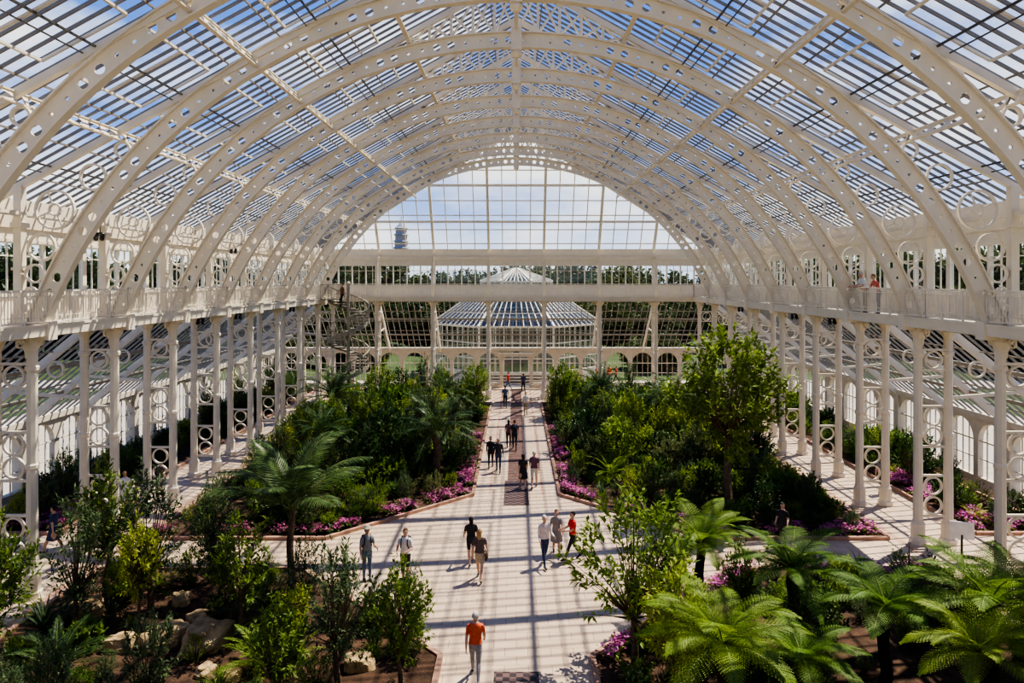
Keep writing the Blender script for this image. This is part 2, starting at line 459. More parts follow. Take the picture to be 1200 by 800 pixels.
for X in (-11.38,-6.83,-2.28,2.28,6.83,11.38):
    mb.beam((X,YE,ZT-.15),(X,YO,ZB-.15),.12,.3,mi=1)
    mb.beam((X,YI+1.6,ZT-2.6),(X,YE+2.3,lz(.48)-.25),.09,.12,mi=1)
for t in np.arange(0,1.01,.2):
    X=16+DXO*t;Y=YE+DYO*t;w=.05
    for sg in (-1,1): mb.beam((sg*X,YN,lz(t)),(sg*X,Y,lz(t)),w,w)
    mb.beam((-X,Y,lz(t)),(X,Y,lz(t)),w,w)
for t in (.33,.66):
    X=16+DXO*t;Y=YE+DYO*t
    for sg in (-1,1): mb.beam((sg*X,YN,lz(t)-.12),(sg*X,Y,lz(t)-.12),.1,.14)
    mb.beam((-X,Y,lz(t)-.12),(X,Y,lz(t)-.12),.1,.14)
for sg in (-1,1):
    mb.beam((sg*16,YE,ZT),(sg*XO,YO,ZB),.15,.2,mi=1)
    gl.add([(sg*16,YN,ZT),(sg*XO,YN,ZB),(sg*XO,YO,ZB),(sg*16,YE,ZT)],[(0,1,2,3)])
gl.add([(-16,YE,ZT),(16,YE,ZT),(XO,YO,ZB),(-XO,YO,ZB)],[(0,1,2,3)])
AR=mb.obj('aisle_roof_frame',[M_lean,M_iron2],CW); gl.obj('aisle_roof_glass',[M_fglass],CW)

def arch_panel(mb,gl,fm,u0,u1,zb,zs,zt,th=.25,door=False,pier=.16):
    a,b=u0+pier,u1-pier; c=(a+b)/2; r=(b-a)/2; n=10; rise=min(r,zt-zs-.15)
    def q(pts):
        vs=[fm(u,z,-th/2) for u,z in pts]+[fm(u,z,th/2) for u,z in pts]; k=len(pts)
        fs=[tuple(range(k)),tuple(range(k,2*k))[::-1]]+[(i,(i+1)%k,k+(i+1)%k,k+i) for i in range(k)]
        mb.add(vs,fs)
    q([(u0,0),(a,0),(a,zs),(u0,zs)]);q([(b,0),(u1,0),(u1,zs),(b,zs)])
    if not door: q([(a,0),(b,0),(b,zb),(a,zb)])
    pts=[(c-r*math.cos(pi*i/n),zs+rise*math.sin(pi*i/n)) for i in range(n+1)]
    tops=[(u0+(u1-u0)*i/n,zt) for i in range(n+1)]
    q([(u0,zs),(a,zs),pts[1],tops[1],(u0,zt)])
    for i in range(1,n-1): q([pts[i],pts[i+1],tops[i+1],tops[i]])
    q([pts[n-1],(b,zs),(u1,zs),(u1,zt),tops[n-1]])
    def bar(p,r_,w=.045):
        P=fm(p[0],p[1],0);Q=fm(r_[0],r_[1],0); mb.beam(P,Q,w,w)
    m=4
    if not door:
        for k in range(1,m):
            u=a+(b-a)*k/m; h=zs+rise*math.sqrt(max(0,1-((u-c)/r)**2)); bar((u,zb),(u,h))
        bar((a,zs),(b,zs),.07); bar((a,(zb+zs)/2),(b,(zb+zs)/2))
        gl.add([fm(a,zb,0),fm(b,zb,0),fm(b,zs,0)]+[fm(p[0],p[1],0) for p in pts[::-1]][1:-1]+[fm(a,zs,0)],[tuple(range(len(pts)+2))])
mb=MB();gl=MB()
for sg in (-1,1):
    fm=lambda u,z,t,sg=sg:(sg*XO+t,u,z)
    us=[YN]
    for c in CY+[CY[-1]+BAY]:
        us+= [c-BAY/2, c]
    us=sorted(set([round(u,3) for u in us if u>=YN]))
    us=[u for u in us if u<YO-.5]+[YO]
    for u0,u1 in zip(us[:-1],us[1:]): arch_panel(mb,gl,fm,u0,u1,.65,2.3,ZB-.05)
    mb.box(sg*XO-.25,sg*XO+.25,YN,YO+.25,ZB-.15,ZB+.12)
    mb.box(sg*XO-.22,sg*XO+.22,YN,YO+.2,0,.35)
    for c in CY: mb.box(sg*XO-.24,sg*XO+.24,c-.2,c+.2,0,ZB)
WA=mb.obj('wall_aisle',[M_stone]); gl.obj('aisle_window_glass',[M_glass],WA)
mb=MB();gl=MB()
fm=lambda u,z,t:(u,YO+t,z)
us=[-1.35,1.35]
u=1.35
while u<XO-1.5: u+=2.23; us+=[u,-u]
us=sorted(us); us[0]=-XO;us[-1]=XO
for u0,u1 in zip(us[:-1],us[1:]):
    if abs(u0+u1)<.1: arch_panel(mb,gl,fm,u0,u1,0,2.1,ZB-.05,door=True)
    else: arch_panel(mb,gl,fm,u0,u1,.45,2.2,ZB-.05)
mb.box(-XO,XO,YO-.25,YO+.25,ZB-.15,ZB+.12)
mb.box(-XO,-1.3,YO-.22,YO+.22,0,.3);mb.box(1.3,XO,YO-.22,YO+.22,0,.3)
mb.box(-1.6,1.6,YO-.5,YO-.2,2.85,3.15)
WF=mb.obj('wall_far',[M_stone]); gl.obj('far_window_glass',[M_glass],WF)
mb=MB(); mb.box(-XO,XO,YN-.25,YN-.1,0,DECK-.3); mb.obj('wall_near',[M_stone])

# ------------------------------------------------------------ ground
def poly_prism(name,pts,z0,z1,m):
    mb=MB(); k=len(pts)
    vs=[(x,y,z0) for x,y in pts]+[(x,y,z1) for x,y in pts]
    fs=[tuple(range(k))[::-1],tuple(range(k,2*k))]+[(i,(i+1)%k,k+(i+1)%k,k+i) for i in range(k)]
    mb.add(vs,fs); return mb.obj(name,[m])
poly_prism('floor',[(-XO,YN),(XO,YN),(XO,YO),(-XO,YO)],-.2,0,M_floor)
poly_prism('lawn_ground',[(-400,-60),(400,-60),(400,700),(-400,700)],-.4,-.21,M_grass)
mb=MB()
mb.box(-60,60,YO+.4,YO+5,-.2,-.1); mb.box(-36,-XO-.4,-10,YO+.4,-.2,-.1); mb.box(XO+.4,36,-10,YO+.4,-.2,-.1)
mb.obj('gravel_path',[M_gravel])
FL=[(-1.95,53.6),(-1.95,30.7),(-7.15,25.5),(-13.9,25.5),(-13.9,53.6)]
NL=[(-13.9,5),(-13.9,22.8),(-7.15,22.8),(-1.95,17.5),(-1.95,5)]
SL=[(-20.9,26),(-17.5,26),(-17.5,60.5),(-20.9,60.5)]
SN=[(-20.9,5),(-17.5,5),(-17.5,22.6),(-20.9,22.6)]
mir=lambda P:[(-x,y) for x,y in P][::-1]
BEDS={'FL':FL,'FR':mir(FL),'NL':NL,'NR':mir(NL),'SL':SL,'SR':mir(SL),'SNL':SN,'SNR':mir(SN)}
BO={}
for n,P in BEDS.items():
    BO[n]=poly_prism('planting_bed',P,0,.07,M_soil)
    mb=MB(); k=len(P)
    for i in range(k):
        a=P[i];b=P[(i+1)%k]; mb.beam((a[0],a[1],.06),(b[0],b[1],.06),.14,.13)
    mb.obj('stone_kerb',[M_kerb],BO[n])
mb=MB()
mb.box(-.42,.42,33.0,60.5,.001,.01,1); mb.box(-.55,.55,29.4,33.0,.001,.012); mb.box(-.55,.55,10,16.9,.001,.012)
mb.box(-1.75,1.75,53.9,54.5,.001,.012,1)
mb.obj('floor_grating',[M_grate,M_band])
mb=MB()
for sg in (-1,1):
    mb.box(sg*1.2-.06,sg*1.2+.06,31,60,.001,.005)
    mb.box(sg*14.3-.08,sg*14.3+.08,5,60,.001,.006)
mb.obj('tile_border',[M_kerb])

def inside(P,x,y):
    c=False;k=len(P);j=k-1
    for i in range(k):
        xi,yi=P[i];xj,yj=P[j]
        if (yi>y)!=(yj>y) and x<(xj-xi)*(y-yi)/(yj-yi)+xi: c=not c
        j=i
    return c
def edged(P,x,y):
    d=1e9;k=len(P)
    for i in range(k):
        a=P[i];b=P[(i+1)%k];dx=b[0]-a[0];dy=b[1]-a[1];t=((x-a[0])*dx+(y-a[1])*dy)/(dx*dx+dy*dy);t=max(0,min(1,t))
        d=min(d,math.hypot(x-a[0]-t*dx,y-a[1]-t*dy))
    return d

# ------------------------------------------------------------ plants
def nrm(a): return a/np.maximum(np.linalg.norm(a,axis=1,keepdims=True),1e-6)
class PL:
    def __init__(s): s.V=[];s.F=[];s.M=[];s.n=0
    def leaves(s,P,D,N,L,W,mi=1,fold=.12,droop=.15):
        P=np.asarray(P,float);D=nrm(np.asarray(D,float));N=np.asarray(N,float)
        S=nrm(np.cross(D,N));N=nrm(np.cross(S,D));k=len(P)
        L=np.broadcast_to(L,(k,)).reshape(-1,1);W=np.broadcast_to(W,(k,)).reshape(-1,1)
        v=np.stack([P,P+D*L*.42+S*W/2+N*W*fold,P+D*L-N*L*droop,P+D*L*.42-S*W/2+N*W*fold,P+D*L*.5-N*W*.05],1).reshape(-1,3)
        o=np.arange(k).reshape(-1,1)*5+s.n
        f=np.concatenate([o+np.array([0,1,2,4]),o+np.array([0,4,2,3])])
        s.V.append(v);s.F+=f.tolist();s.M+=[mi]*len(f);s.n+=5*k
    def tube(s,pts,rad,n=5,mi=0):
        b=MB();b.tube(pts,rad,n,0);s.V.append(np.array(b.v));s.F+=[[i+s.n for i in f] for f in b.f];s.M+=[mi]*len(b.f);s.n+=len(b.v)
    def mesh(s,name,mats):
        me=bpy.data.meshes.new(name);me.from_pydata(np.concatenate(s.V).tolist(),[],s.F)
        for m in mats: me.materials.append(m)
        me.polygons.foreach_set('material_index',s.M);me.update();return me
def shrub(seed,h,r,nt,lp,ll,lw,zb,leafm,trunk=None,up=.3,name='shrub'):
    rs=np.random.RandomState(seed);p=PL()
    base=np.array([0,0,0.])
    if trunk:
        top=np.array([rs.uniform(-.15,.15)*h*.3,rs.uniform(-.1,.1)*h*.3,trunk])
        p.tube([(0,0,-.1),tuple(top*.5+np.array([.05,0.03,0])),tuple(top)],[.05*h/2,.04*h/2,.03*h/2],6)
        base=top
    cz=(h+zb)/2;rz=(h-zb)/2
    LP=[];LD=[]
    for i in range(nt):
        d=rs.randn(3);d/=np.linalg.norm(d);q=rs.uniform(.35,1)**.6
        lump=1+.25*math.sin(3*d[0]+seed)*math.cos(4*d[1]+seed*2)+.12*math.sin(7*d[2]+seed)
        e=np.array([d[0]*r*q*lump,d[1]*r*q*lump,cz+d[2]*rz*q*lump])
        if i%3==0:
            m=(base+e)/2+np.array([d[0]*.1,d[1]*.1,0])
            m[:2]*=.8
            p.tube([tuple(base),tuple(m),tuple(e)],[.018*h/2+.006,.012,.005],4)
        o=e-np.array([0,0,cz-rz*.3]);o/=np.linalg.norm(o)+1e-6
        n=lp+rs.randint(-3,4)
        dd=nrm(rs.randn(n,3)*.8+o*.8+np.array([0,0,up]))
        ax=o*.6+np.array([0,0,.4]);ax/=np.linalg.norm(ax)
        pp=e+ax*np.linspace(-ll*1.6,ll*.6,n)[:,None]+dd*.02
        LP.append(pp);LD.append(dd)
    P=np.concatenate(LP);D=np.concatenate(LD);k=len(P)
    N=rs.randn(k,3)*.4+np.array([0,0,1.])
    p.leaves(P,D,N,ll*rs.uniform(.7,1.25,k),lw*rs.uniform(.8,1.2,k),1)
    return p.mesh(name,[M_bark,leafm])
def frond_pts(az,el,L,droop,n):
    x=z=0.;out=[]
    for i in range(n+1):
        t=i/n;a=el-droop*t**1.3
        out.append((np.array([x*math.cos(az),x*math.sin(az),z]),np.array([math.cos(a)*math.cos(az),math.cos(a)*math.sin(az),math.sin(a)])))
        x+=math.cos(a)*L/n;z+=math.sin(a)*L/n
    return out
def palm(seed,trunk,nf,L,nl,lfl,lfw,leafm,el=(1.3,.1),droop=1.5,tr=.1,bip=False,name='palm',barkm=None,vee=.3):
    rs=np.random.RandomState(seed);p=PL();top=np.array([0,0,trunk])
    if trunk>.1:
        k=8;p.tube([(.03*math.sin(i),.03*math.cos(i*1.3),-.1+(trunk+.1)*i/k) for i in range(k+1)],[tr*(1.25-.3*i/k)*(1+.08*(i%2)) for i in range(k+1)],9)
    for f in range(nf):
        q=f/max(1,nf-1);az=f*2.39996+rs.uniform(-.15,.15);e=el[0]+(el[1]-el[0])*q+rs.uniform(-.08,.08)
        n=nl;Lf=L*rs.uniform(.88,1.08)
        fp=frond_pts(az,e,Lf,droop*rs.uniform(.85,1.1)*(1-.35*q),n)
        ii=list(range(0,n+1,max(1,n//6)))
        p.tube([tuple(top+fp[i][0]) for i in ii],[.02-.0022*j for j in range(len(ii))],4,2)
        P=[];D=[];NN=[];LL=[];WW=[]
        for i in range(2 if bip else int(n*.12),n+1):
            c,t=fp[i];s=np.array([-math.sin(az),math.cos(az),0])
            nn=np.cross(s,t);nn=-nn if nn[2]<0 else nn
            u=i/n;prof=math.sin(pi*min(1,(u*.86+.14)))**.6 if not bip else (math.sin(pi*(u*.8+.2))**.8)
            ln=lfl*max(.15,prof)
            for sd in (-1,1):
                d=s*sd*math.cos(.45+.5*u)+t*math.sin(.45+.5*u)+nn*vee*rs.uniform(.5,1.2)
                d/=np.linalg.norm(d)
                if not bip:
                    P.append(top+c);D.append(d);NN.append(nn);LL.append(ln);WW.append(lfw)
                else:
                    m=10
                    for j in range(m):
                        w=(j+.5)/m;b=top+c+d*ln*w-np.array([0,0,.16*ln*w*w])
                        for s2 in (-1,1):
                            dd=t*s2*.85+d*.45
                            P.append(b);D.append(dd);NN.append(nn+d*.1);LL.append(lfw*(1.1-w)*1.15+.01);WW.append(lfw*.42)
        k=len(P)
        p.leaves(P,D,NN,np.array(LL)*rs.uniform(.9,1.1,k),np.array(WW),1,fold=.1,droop=.22 if not bip else .12)
    return p.mesh(name,[barkm or M_bark,leafm,M_stalk])
def strappy(seed,n,L,w,leafm,name='strap_leaf_plant'):
    rs=np.random.RandomState(seed);p=PL();V=[];F=[]
    for i in range(n):
        az=rs.uniform(0,2*pi);el=rs.uniform(.6,1.45);fp=frond_pts(az,el,L*rs.uniform(.6,1.1),rs.uniform(.5,1.6),6)
        s=np.array([-math.sin(az),math.cos(az),0]);o=p.n+len(V)
        for j,(c,t) in enumerate(fp):
            ww=w*(1-(j/6)**2)*.5+.004; V.append(c-s*ww);V.append(c+s*ww)
        for j in range(6): F.append([o+2*j,o+2*j+1,o+2*j+3,o+2*j+2])
    p.V.append(np.array(V));p.F+=F;p.M+=[1]*len(F);p.n+=len(V)
    return p.mesh(name,[M_bark,leafm])
M_stalk=mat('green_stalk',(.16,.2,.05),.6)
G=dict(
 mid=leafmat('leaf_mid_green',(.085,.16,.028),(.22,.34,.065),.4),
 lite=leafmat('leaf_light_green',(.16,.26,.038),(.35,.46,.09),.42),
 dark=leafmat('leaf_dark_green',(.032,.08,.022),(.095,.175,.042),.28,.4),
 olive=leafmat('leaf_olive_grey',(.11,.145,.05),(.25,.29,.115),.32),
 fern=leafmat('leaf_fern',(.15,.26,.035),(.31,.45,.07),.42),
 palm=leafmat('leaf_palm',(.03,.075,.026),(.09,.17,.052),.3,.4),
 blue=leafmat('leaf_blue_green',(.06,.12,.052),(.15,.22,.10),.3),
 tree=leafmat('leaf_park_tree',(.03,.06,.015),(.08,.135,.035),.25))
SHR=[shrub(1,1.9,1.0,130,13,.15,.06,.1,G['mid']),
     shrub(2,2.0,.9,120,13,.18,.08,.2,G['lite']),
     shrub(3,1.6,1.0,140,14,.11,.045,.1,G['olive']),
     shrub(4,2.1,.9,120,13,.2,.085,.2,G['dark']),
     shrub(5,2.3,.8,120,14,.14,.05,.2,G['blue'],up=.5),
     shrub(6,1.8,1.1,95,12,.28,.13,.2,G['mid']),
     shrub(7,1.5,.9,130,15,.12,.03,.08,G['lite'],up=.6),
     shrub(8,2.2,1.0,120,12,.18,.08,.2,G['dark'])]
YT=[shrub(11,3.6,.95,150,13,.17,.065,.9,G['mid'],trunk=1.2,name='young_tree'),
    shrub(12,3.8,.85,140,12,.2,.08,1.1,G['lite'],trunk=1.4,name='young_tree'),
    shrub(13,3.5,.8,150,14,.14,.045,.6,G['blue'],trunk=1.0,name='young_tree'),
    shrub(14,4.5,1.5,170,11,.2,.085,1.0,G['lite'],trunk=1.2,name='young_tree')]
TALL=shrub(15,7.4,2.4,320,15,.28,.13,2.6,G['mid'],trunk=3.0,name='broadleaf_tree')
TF=[palm(21,2.15,18,1.75,24,.44,.06,G['fern'],el=(1.15,.2),droop=1.4,tr=.12,bip=True,name='tree_fern',barkm=M_fernbark,vee=.1),
    palm(22,1.9,16,1.6,22,.42,.06,G['fern'],el=(1.0,.1),droop=1.25,tr=.11,bip=True,name='tree_fern',barkm=M_fernbark,vee=.1)]
PM=palm(31,2.5,12,2.9,34,.75,.07,G['palm'],el=(1.5,.45),droop=1.35,tr=.09,name='palm_tree',vee=.0)
CYC=[palm(32,.5,26,1.7,34,.26,.028,G['palm'],el=(1.35,.05),droop=1.1,tr=.16,name='cycad',vee=.4),
     palm(33,1.7,24,1.9,30,.34,.04,G['palm'],el=(1.3,-.1),droop=1.3,tr=.13,name='cycad',vee=.3),
     palm(34,.2,20,1.5,30,.3,.035,G['lite'],el=(1.3,.2),droop=1.0,tr=.12,name='cycad',vee=.3)]
ST=[strappy(41,60,1.0,.05,G['mid']),strappy(42,80,.7,.03,G['lite']),strappy(43,45,1.3,.07,G['blue'])]
occ=[(-12.3,50,1.7)]
def put(me,name,x,y,sc=1,rot=None,r=1.0,z=.03):
    occ.append((x,y,r))
    return inst(me,name,(x,y,z),random.uniform(0,6.28) if rot is None else rot,sc)
put(TALL,'broadleaf_tree',8.9,28.5,1.02,r=1.3)
put(PM,'palm_tree',-6.9,20.9,1.05,.4,r=1.3)
for x,y,s,k in ((5.25,19.5,1.0,0),(7.05,17.4,1.05,0),(8.7,16.1,1.05,1),(4.2,13.9,1.05,0),(10.7,15.4,1.1,0),(12.7,17.2,1.0,1),(6.1,14.6,.85,1),(9.6,14.2,.9,0),(13.2,14.4,1,1)):
    put(TF[k],'tree_fern',x,y,s,r=.8)
put(YT[3],'young_tree',2.95,17.0,1.0,r=.9); put(YT[1],'young_tree',3.6,15.2,.9,r=.7); put(YT[0],'young_tree',4.0,18.9,.8,r=.6)
for x,y,s,k in ((-10.6,19.8,1.2,2),(-9.0,20.6,.8,2),(-7.4,18.3,.9,0),(-4.2,16.2,1.0,2),(-2.7,16.0,.85,0),(-11.9,18.6,1.05,2),(-12.6,20.9,1.1,0),(-12.9,16.9,1.05,0),(-5.2,14.9,.75,0),(-9.7,21.8,.95,2),(-6.0,19.2,.7,2)):
    put(YT[k],'young_tree',x,y,s,r=.7)
put(YT[2],'young_tree',-2.85,17.9,.62,r=.4)
for x,y,s,k in ((3.2,48,1.05,1),(-2.9,49.5,1.0,1),(-9.5,48,1.1,0),(11.8,38,1.1,0),(6.5,39,.9,1),(-8.2,38.5,1.0,0),(12.3,46,1.1,2)):
    put(YT[k],'young_tree',x,y,s,r=.7)
for x,y,s,k in ((-11.0,16.3,.8,0),(-6.3,16.9,.8,2),(-6.8,18.9,.9,0),(-11.2,42,1.5,1),(-3.9,33.4,1.35,1),(4.6,33.0,1.1,2),(9.1,42,1.3,1),(-4.8,45,1.3,1),(5.8,47,1.3,1),(-10,35,1.1,1),(11.5,32,1.0,0)):
    put(CYC[k],'cycad',x,y,s,r=1.0)
for x,y,s,k in ((-5.6,17.5,1,0),(-7.0,16.0,.9,1),(11.8,20.5,1.2,2),(12.7,20.9,1.2,0),(10.8,21.3,1,2),(8.9,20.6,.8,1),(7.5,20.3,.8,0),(-13,18.8,.9,2),(5.8,16.7,.7,1),(-3.6,17.4,.7,1)):
    put(ST[k],'strap_leaf_plant',x,y,s,r=.4)
rocks=[(-8.2,18.0,.78),(-9.35,18.1,.66),(-10.3,17.9,.5),(-3.9,17.0,.45),(-8.9,19.3,.4),(-6.9,16.4,.35),(-12.4,19.6,.6),(-4.7,18.1,.38),(-10.0,20.4,.4),(-7.6,16.7,.3)]
def rockmesh(seed):
    import bmesh
    bm=bmesh.new();bmesh.ops.create_icosphere(bm,subdivisions=4,radius=1)
    for v in bm.verts:
        n=mathutils.noise.noise(v.co*1.1+Vector((seed*7,0,0)))*.5+mathutils.noise.noise(v.co*3+Vector((seed,3,0)))*.14
        c=v.co.copy();c*=1+n
        c.x=max(-.85,min(.85,c.x));c.z=max(-.4,min(.62,c.z*.8));c.y=max(-.75,min(.8,c.y))
        v.co=c
    me=bpy.data.meshes.new('boulder');bm.to_mesh(me);bm.free();me.materials.append(M_rock);return me
RK=[rockmesh(1),rockmesh(2),rockmesh(5)]
for i,(x,y,s) in enumerate(rocks):
    inst(RK[i%3],'sandstone_boulder',(x,y,.07+.24*s),random.uniform(0,6),(s,s*.8,s*.75)); occ.append((x,y,s));
    f=.93; occ.append((x*f,y*f,s*.8))
cnt=[0]
def fill(bed,n,smin,smax,edge=.5,front=None,seed=1,k1=.8,k2=.5,small=False,fs=.62):
    rs=random.Random(seed);P=BEDS[bed];xs=[p[0] for p in P];ys=[p[1] for p in P];c=0;tr=0
    while c<n and tr<n*40:
        tr+=1;x=rs.uniform(min(xs),max(xs));y=rs.uniform(min(ys),max(ys))
        if not inside(P,x,y):continue
        e=edged(P,x,y)
        if e<edge:continue
        s=rs.uniform(smin,smax)
        if not small:
            s*=min(1,.45+e*.25)
            if front and y<front: s*=fs
        if small and front and y<front-2 and rs.random()<.25: continue
        r=s*.62
        if any((x-a)**2+(y-b)**2<(r*k1+q*k2)**2 for a,b,q in occ):continue
        occ.append((x,y,r))
        k=rs.random()
        if not small and k<.16 and s>.6 and not(front and y<front): me=YT[rs.randrange(3)];s*=.82
        elif k<.22: me=ST[rs.randrange(3)]
        elif k<.28: me=CYC[rs.choice((0,2))];s*=.9
        else: me=SHR[rs.randrange(8)]
        cnt[0]+=1
        inst(me,'shrub_%d'%cnt[0],(x,y,.03),rs.uniform(0,6.28),(s,s,s*rs.uniform(.85,1.35)),BO[bed])
        c+=1
for bed,n,a,b,ed,fr,sd in (('FL',210,.65,1.25,.6,33,3),('FR',210,.65,1.25,.6,34,4),('NL',44,.45,.8,.4,None,5),('NR',60,.45,.8,.4,None,6),('SL',80,.6,1.15,.5,None,7),('SR',80,.6,1.15,.5,None,8),('SNL',20,.6,1,.5,None,9),('SNR',20,.6,1,.5,None,10)):
    fill(bed,n,a,b,ed,fr,sd,.85,.55)
for bed,n,ed,fr,sd in (('FL',140,.75,33,13),('FR',140,.75,34,14),('NL',120,.25,None,15),('NR',110,.25,None,16)):
    fill(bed,n,.22,.42,ed,fr,sd,.8,.42,small=True)
M_fl=leafmat('pink_petals',(.42,.05,.25),(.80,.30,.56),.3)
def flowers(segs,bed,width=.8,dens=170,seed=1):
    rs=np.random.RandomState(seed);p=PL()
    for (x0,y0),(x1,y1),side in segs:
        L=math.hypot(x1-x0,y1-y0);n=int(L*dens);t=rs.rand(n)
        nx,ny=-(y1-y0)/L*side,(x1-x0)/L*side
        w=.12+rs.rand(n)*width
        lump=np.sin(t*L*2.1)+np.sin(t*L*.9+1)
        keep=lump>-.7
        x=(x0+(x1-x0)*t+nx*w)[keep];y=(y0+(y1-y0)*t+ny*w)[keep];k=len(x)
        z=.14+rs.rand(k)*.2+.12*np.sin(x*5)*np.sin(y*4)
        for kk,(mi,zz,sz) in enumerate(((2,.04,.11),(2,.07,.10),(1,-.05,.15))):
            D=rs.randn(k,3)*np.array([1,1,.4]);P=np.stack([x+rs.randn(k)*.06,y+rs.randn(k)*.06,z+zz],1)
            p.leaves(P,D,rs.randn(k,3)*.3+np.array([0,0,1]),sz,sz*.8,mi)
    me=p.mesh('pink_flower_border',[M_bark,G['mid'],M_fl]);inst(me,'pink_flower_border',parent=BO[bed])
flowers([((-2.0,30.7),(-7.1,25.6),-1),((-2.0,42),(-2.0,30.8),-1)],'FL',width=.65,dens=135,seed=1)
flowers([((7.1,25.6),(2.0,30.7),-1),((2.0,30.8),(2.0,44),-1),((13.8,25.6),(7.2,25.6),-1)],'FR',width=.65,dens=125,seed=2)
flowers([((7.1,22.7),(2.0,17.5),1),((13.5,22.7),(7.2,22.7),1)],'NR',width=.4,dens=70,seed=3)
flowers([((-17.6,26.1),(-20.8,26.1),-1),((-17.6,27),(-17.6,34),1)],'SL',width=1.3,dens=240,seed=4)
flowers([((20.8,26.1),(17.6,26.1),-1),((17.6,34),(17.6,27),1)],'SR',width=1.3,dens=240,seed=5)
flowers([((-7.2,25.6),(-13.8,25.6),-1)],'FL',width=.5,dens=70,seed=6)

# ------------------------------------------------------------ spiral stair
mb=MB();cx,cy=-12.3,50.0;R=1.5;nst=44;tot=2.6*2*pi;hh=DECK
a_end=pi
mb.lathe([(.12,0),(.12,hh+1.1),(.16,hh+1.15),(.02,hh+1.3)],10,(cx,cy,0))
prev=None
for i in range(nst):
    a=a_end-tot+tot*(i+1)/nst;z=hh*(i+1)/nst;da=tot/nst*.6
    p=[(cx+.08*math.cos(a),cy+.08*math.sin(a)),(cx+R*math.cos(a-da),cy+R*math.sin(a-da)),(cx+R*math.cos(a+da),cy+R*math.sin(a+da))]
    mb.add([(q[0],q[1],z-.06) for q in p]+[(q[0],q[1],z) for q in p],[(2,1,0),(3,4,5),(0,1,4,3),(1,2,5,4),(2,0,3,5)])
    c=(cx+R*math.cos(a),cy+R*math.sin(a));mb.box(c[0]-.02,c[0]+.02,c[1]-.02,c[1]+.02,z-.1,z+1.0)
    a2=a-tot/nst/2;c2=(cx+R*math.cos(a2),cy+R*math.sin(a2));mb.box(c2[0]-.015,c2[0]+.015,c2[1]-.015,c2[1]+.015,z-.1,z+.9)
    if prev:
        mb.beam((prev[0],prev[1],prev[2]+1),(c[0],c[1],z+1),.08,.07);mb.beam((prev[0],prev[1],prev[2]-.08),(c[0],c[1],z-.08),.05,.28)
        mb.beam((prev[0],prev[1],prev[2]+.5),(c[0],c[1],z+.5),.03,.03)
    prev=(c[0],c[1],z)
mb.box(-14.2,cx-.3,cy-.5,cy+.7,hh-.08,hh)
for yy in (cy-.5,cy+.7):
    mb.beam((-14.2,yy,hh+1.05),(cx-.3,yy,hh+1.05),.05,.05)
    for k in range(13): mb.box(-14.2+k*.13-.012,-14.2+k*.13+.012,yy-.012,yy+.012,hh,hh+1.05)
mb.obj('spiral_staircase',[M_stair])
mb=MB()
mb.tube([(0,0,0),(0,0,-.35)],[.02,.02],6);mb.box(-.16,.16,-.03,.03,-.4,-.33)
for s in (-1,1):
    mb.tube([(s*.14,0,-.36),(s*.14,-.05,-.45),(s*.14,-.12,-.66)],[.05,.09,.11],10)
SPOT=mb.mesh('spotlight',[M_dark])
for sg,k in ((-1,2),(-1,3),(1,3),(1,2),(1,5),(-1,5)):
    inst(SPOT,'spotlight',(sg*14.6,20.9+BAY*k+BAY*.5,DECK-.12),0,.8,DK)
for sg,y in ((-1,25.19),(1,33.77),(-1,37.0)): inst(SPOT,'spotlight',(sg*15.2,y-.25,E+2.0),0,.8,DK)
mb=MB();mb.lathe([(.3,0),(.33,.05),(.33,.85),(.36,.87),(.36,.95),(.3,1.02)],16,(0,0,0));mb.box(-.2,.2,-.345,-.3,.68,.8,1)
mb.obj('litter_bin',[M_greenpl,M_dark],loc=(7.0,25.0,0))
mb=MB();mb.box(-.03,.03,-.03,.03,0,.9,1);mb.beam((0,.0,.75),(0,.0,1.35),.75,.04,up=(0,1,.3));mb.obj('information_board',[M_white,M_dark],loc=(15.4,23.6,0),rot=-.3)

# ------------------------------------------------------------ outside
mb=MB();gl=MB();oc=(0,73.0)
def octp(r,z,k): a=pi/8+k*pi/4;return (oc[0]+r*math.cos(a),oc[1]+r*math.sin(a),z)
def facet(r0,z0,r1,z1,nb,w):
    for k in range(8):
        A=Vector(octp(r0,z0,k));B=Vector(octp(r0,z0,k+1));C=Vector(octp(r1,z1,k));D=Vector(octp(r1,z1,k+1))
        for i in range(nb):
            t=i/nb;mb.beam(A.lerp(B,t),C.lerp(D,t),w if i else w*2.5,w if i else w*2.5)
        for q in (0,.33,.66,1): mb.beam(A.lerp(C,q),B.lerp(D,q),w*1.3,w*1.3)
        gl.add([A,B,D,C],[(0,1,2,3)])
facet(9.2,-.05,9.2,.8,1,.3);facet(9.2,.8,9.2,5.2,9,.08);facet(9.4,5.3,4.0,8.8,10,.075);facet(4.0,8.8,4.0,9.5,6,.08);facet(4.1,9.55,.3,10.9,7,.09)
OB=mb.obj('glass_octagon_building',[M_iron2]);gl.obj('octagon_glass',[glassmat('octagon_glass',(.65,.7,.72),.18,.15)],OB)
mb=MB();oc=(-86,510)
z=0;r=7.5
for k in range(10):
    mb.lathe([(r*1.0,z),(r*1.0,z+4.2)],8,(oc[0],oc[1],0),0);mb.lathe([(r*1.3,z+4.0),(r*.95,z+5.2)],8,(oc[0],oc[1],0),1)
    z+=4.9;r*=.94
mb.lathe([(r,z),(.3,z+4),(.2,z+8)],8,(oc[0],oc[1],0),1)
mb.obj('distant_pagoda',[M_brick,M_slate])
TREE=shrub(51,11,5.0,440,13,.8,.45,.8,G['tree'],trunk=3.0,name='park_tree')
TREE2=shrub(52,12,5.4,440,13,.8,.45,.8,G['tree'],trunk=3.0,name='park_tree')
